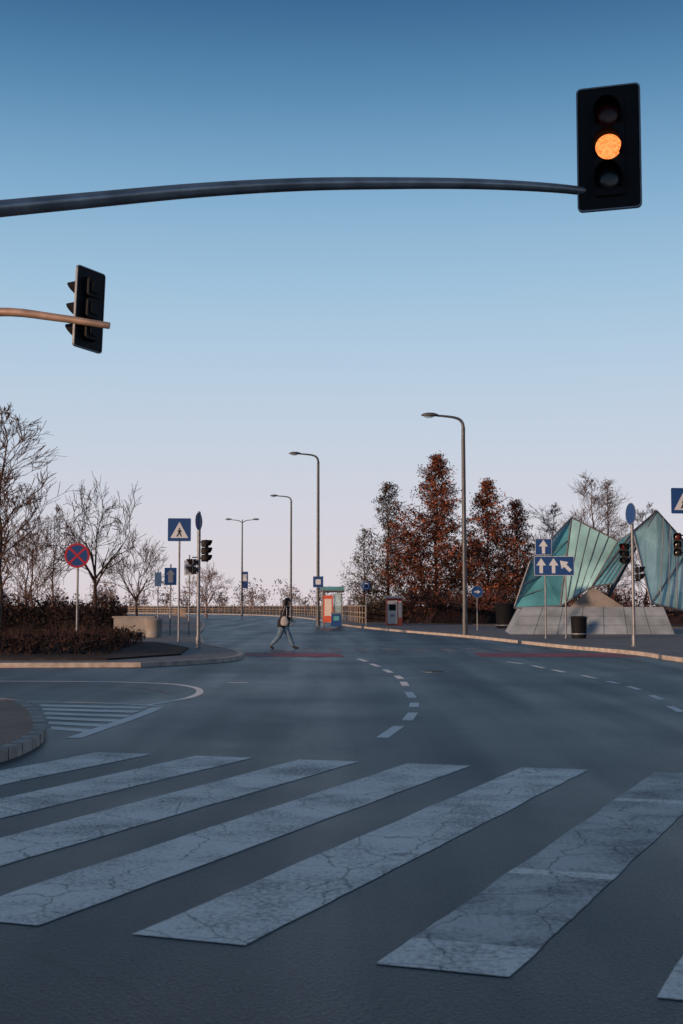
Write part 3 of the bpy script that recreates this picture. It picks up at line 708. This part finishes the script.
for t in (.2,.4,.6,.8): m.tube([V['g'].lerp(V['i'],t)+Vector((0,-.06,0)),V['k'].lerp(V['j'],t)+Vector((0,-.06,0))],.03,GALV,4)
m.add([V['f'],Vector((14.6,66.3,1.5)),Vector((11.8,66.4,1.5))],[(0,1,2)],CONC); m.add([V['f'],Vector((14.6,66.3,1.5)),Vector((13.6,69,1.5))],[(0,1,2)],CONC); m.add([V['f'],Vector((11.8,66.4,1.5)),Vector((13.6,69,1.5))],[(0,1,2)],CONC)
m.obj('glass_sculpture')

# ------------------------------------------------------------------ pedestrian (walks to the right)
JACK=mat('dark_jacket',(.012,.011,.015),.85,var=.3,scale=12,spec=.2)
JEAN=mat('light_jeans',(.085,.145,.22),.85,var=.3,scale=10,spec=.2)
SHOE=mat('dark_shoes',(.015,.013,.012),.6)
SKIN=mat('skin',(.38,.22,.16),.55,var=.08)
HAIR=mat('dark_hair',(.014,.010,.009),.6,var=.3,scale=20)
BAG=mat('canvas_bag',(.28,.28,.29),.85,var=.15,scale=12,spec=.2)
def person(loc):
    J={'pel':(0,0,.93,.19,.15),'wai':(.03,0,1.08,.18,.17),'che':(.07,0,1.28,.21,.20),'nk0':(.10,0,1.42,.10,.11),'nk1':(.13,0,1.49,.065,.065),
       'hd0':(.16,0,1.56,.10,.08),'hd1':(.165,0,1.655,.115,.095),'hd2':(.155,0,1.73,.07,.06),
       'hR':(.01,-.09,.86,.14,.12),'kR':(.19,-.09,.50,.095,.085),'cR':(.25,-.09,.34,.09,.078),'aR':(.36,-.09,.10,.058,.05),'fR':(.42,-.095,.06,.055,.045),'tR':(.54,-.10,.065,.045,.03),
       'hL':(-.01,.09,.86,.14,.12),'kL':(-.13,.09,.48,.095,.085),'cL':(-.23,.09,.34,.09,.078),'aL':(-.42,.09,.15,.058,.05),'fL':(-.41,.09,.08,.05,.045),'tL':(-.32,.10,.03,.045,.028),
       'sR':(.08,-.19,1.37,.10,.095),'eR':(.02,-.26,1.10,.08,.075),'wR':(.20,-.22,.93,.045,.042),'mR':(.25,-.21,.89,.028,.042),
       'sL':(.08,.19,1.37,.10,.095),'eL':(.10,.25,1.09,.08,.075),'wL':(.30,.20,1.00,.045,.042),'mL':(.35,.19,.98,.028,.042)}
    E=[('pel','wai'),('wai','che'),('che','nk0'),('nk0','nk1'),('nk1','hd0'),('hd0','hd1'),('hd1','hd2'),('pel','hR'),('hR','kR'),('kR','cR'),('cR','aR'),('aR','fR'),('fR','tR'),
       ('pel','hL'),('hL','kL'),('kL','cL'),('cL','aL'),('aL','fL'),('fL','tL'),('che','sR'),('sR','eR'),('eR','wR'),('wR','mR'),('che','sL'),('sL','eL'),('eL','wL'),('wL','mL')]
    ks=list(J); me=bpy.data.meshes.new('tmp'); me.from_pydata([J[k][:3] for k in ks],[(ks.index(a),ks.index(b)) for a,b in E],[])
    o=bpy.data.objects.new('tmp',me); COL.objects.link(o)
    sk=o.modifiers.new('s','SKIN'); 
    if not me.skin_vertices: bpy.context.view_layer.objects.active=o; bpy.ops.mesh.customdata_skin_add()
    for i,k in enumerate(ks):
        me.skin_vertices[0].data[i].radius=J[k][3:5]
        me.skin_vertices[0].data[i].use_root=(k=='pel')
    ss=o.modifiers.new('u','SUBSURF'); ss.levels=2
    bpy.context.view_layer.update()
    dg=bpy.context.evaluated_depsgraph_get(); nm=bpy.data.meshes.new_from_object(o.evaluated_get(dg))
    bpy.data.objects.remove(o)
    b=MB()
    b.v+=[tuple(v.co) for v in nm.vertices]
    for p in nm.polygons:
        c=p.center
        if c.z>1.47: mt=SKIN if (c.x>.17 and c.z<1.66) or c.z<1.53 else HAIR
        elif c.z<.13: mt=SHOE
        elif (abs(c.y)>.15 and c.x>.22 and c.z<1.05 and c.z>.8): mt=SKIN
        elif c.z<.84 and not abs(c.y)>.24: mt=JEAN
        else: mt=JACK
        b.f.append(tuple(p.vertices)); b.mi.append(b.m(mt)); b.sm.append(True)
    b.ell((.135,0,1.675),(.12,.10,.105),HAIR,16,10); b.ell((.05,0,1.55),(.075,.09,.17),HAIR,12,8)
    b.ell((.262,0,1.60),(.020,.012,.022),SKIN,8,6)
    for s in (-1,1):
        b.ell((.243,.03*s,1.625),(.010,.014,.008),BLACK,8,5); b.ell((.165,.085*s,1.61),(.02,.01,.03),SKIN,8,6)
    b.ell((.250,0,1.562),(.008,.022,.006),RED,8,5)
    for (mx,my,mz,s) in ((.25,-.21,.89,-1),(.35,.19,.98,1)):
        for k in range(4):
            y=my+(k-1.5)*.018; L_=(.06,.07,.072,.055)[k]
            b.tube([(mx+.01,y,mz-.005),(mx+.01+L_*.6,y,mz-.03),(mx+.005+L_*.7,y,mz-.03-L_*.5)],[.0095,.009,.007],SKIN,6)
        b.tube([(mx-.01,my-.03*-s,mz),(mx+.03,my-.05*-s,mz-.015),(mx+.05,my-.045*-s,mz-.035)],[.011,.010,.008],SKIN,6)
    b.tube([(-.01,0,.76),(.005,0,.92),(.02,0,1.05)],[.205,.20,.18],JACK,16,False)
    b.tube([(.105,0,1.42),(.12,0,1.49)],[.11,.09],JACK,12,False)
    b.ell((.05,-.30,.97),(.14,.06,.18),BAG,16,10,f=lambda q:Vector((q.x*(1-.25*q.z/.2),q.y,max(q.z,-.15))))
    b.tube(smooth_path([(-.04,-.28,1.10),(.0,-.28,1.28),(.06,-.26,1.45),(.10,-.21,1.47),(.13,-.28,1.32),(.12,-.31,1.10)],4),.012,BAG,5)
    zmin=min(v[2] for v in b.v)
    for i in range(len(b.v)):
        v=b.v[i]; b.v[i]=(v[0]*1.05+loc[0],v[1]+loc[1],(v[2]-zmin)*1.04+.005)
    b.obj('pedestrian',loc)
person((-2.08,45.9,.0))

# ------------------------------------------------------------------ light, sky, camera
az=math.atan2(-.78,-.62); el=math.radians(6)
w=bpy.data.worlds.new('World'); S.world=w; w.use_nodes=True; nt=w.node_tree; N=nt.nodes; L=nt.links
bg=N['Background']; sky=N.new('ShaderNodeTexSky'); sky.sky_type='NISHITA'; sky.sun_disc=False
sky.sun_elevation=el; sky.sun_rotation=az%(2*math.pi); sky.air_density=1.0; sky.dust_density=1.0; sky.ozone_density=2.5
tc=N.new('ShaderNodeTexCoord'); sp=N.new('ShaderNodeSeparateXYZ'); L.new(tc.outputs['Generated'],sp.inputs[0])
rp=N.new('ShaderNodeValToRGB'); cr=rp.color_ramp; cr.interpolation='B_SPLINE'
def lin(c): return tuple(((q/255)/12.92 if q/255<.04045 else ((q/255+.055)/1.055)**2.4) for q in c)
stops=[(0,(226,215,219)),(.06,(218,215,224)),(.14,(199,213,230)),(.22,(172,204,228)),(.30,(138,182,215)),(.38,(84,138,181)),(.46,(34,84,132)),(.56,(48,80,116)),(1,(104,112,126))]
while len(cr.elements)<len(stops): cr.elements.new(.5)
for e,(p,c) in zip(cr.elements,stops): e.position=p; e.color=lin(c)+(1,)
L.new(sp.outputs['Z'],rp.inputs['Fac'])
hs=N.new('ShaderNodeHueSaturation'); hs.inputs['Saturation'].default_value=.5; hs.inputs['Value'].default_value=.10; L.new(sky.outputs[0],hs.inputs['Color'])
mx=N.new('ShaderNodeMix'); mx.data_type='RGBA'; mx.inputs[0].default_value=.93
L.new(hs.outputs[0],mx.inputs[6]); L.new(rp.outputs['Color'],mx.inputs[7])
L.new(mx.outputs[2],bg.inputs['Color']); bg.inputs['Strength'].default_value=1.0
sd=bpy.data.lights.new('sun','SUN'); sd.energy=5.0; sd.angle=math.radians(.6); sd.color=(1,.62,.38)
so=bpy.data.objects.new('sun',sd); COL.objects.link(so)
dirv=Vector((math.sin(az)*math.cos(el),math.cos(az)*math.cos(el),math.sin(el)))
so.rotation_euler=dirv.to_track_quat('Z','Y').to_euler(); so.location=(-20,-20,20)
cd=bpy.data.cameras.new('camera'); co=bpy.data.objects.new('camera',cd); COL.objects.link(co); S.camera=co
co.location=(0,0,1.55); co.rotation_euler=(math.pi/2+math.atan(94/1280),0,0)
cd.lens=45; cd.sensor_width=36; cd.clip_end=6000
cd.dof.use_dof=True; cd.dof.focus_distance=22; cd.dof.aperture_fstop=4.0
S.view_settings.view_transform='Standard'; S.view_settings.look='None'; S.view_settings.exposure=0
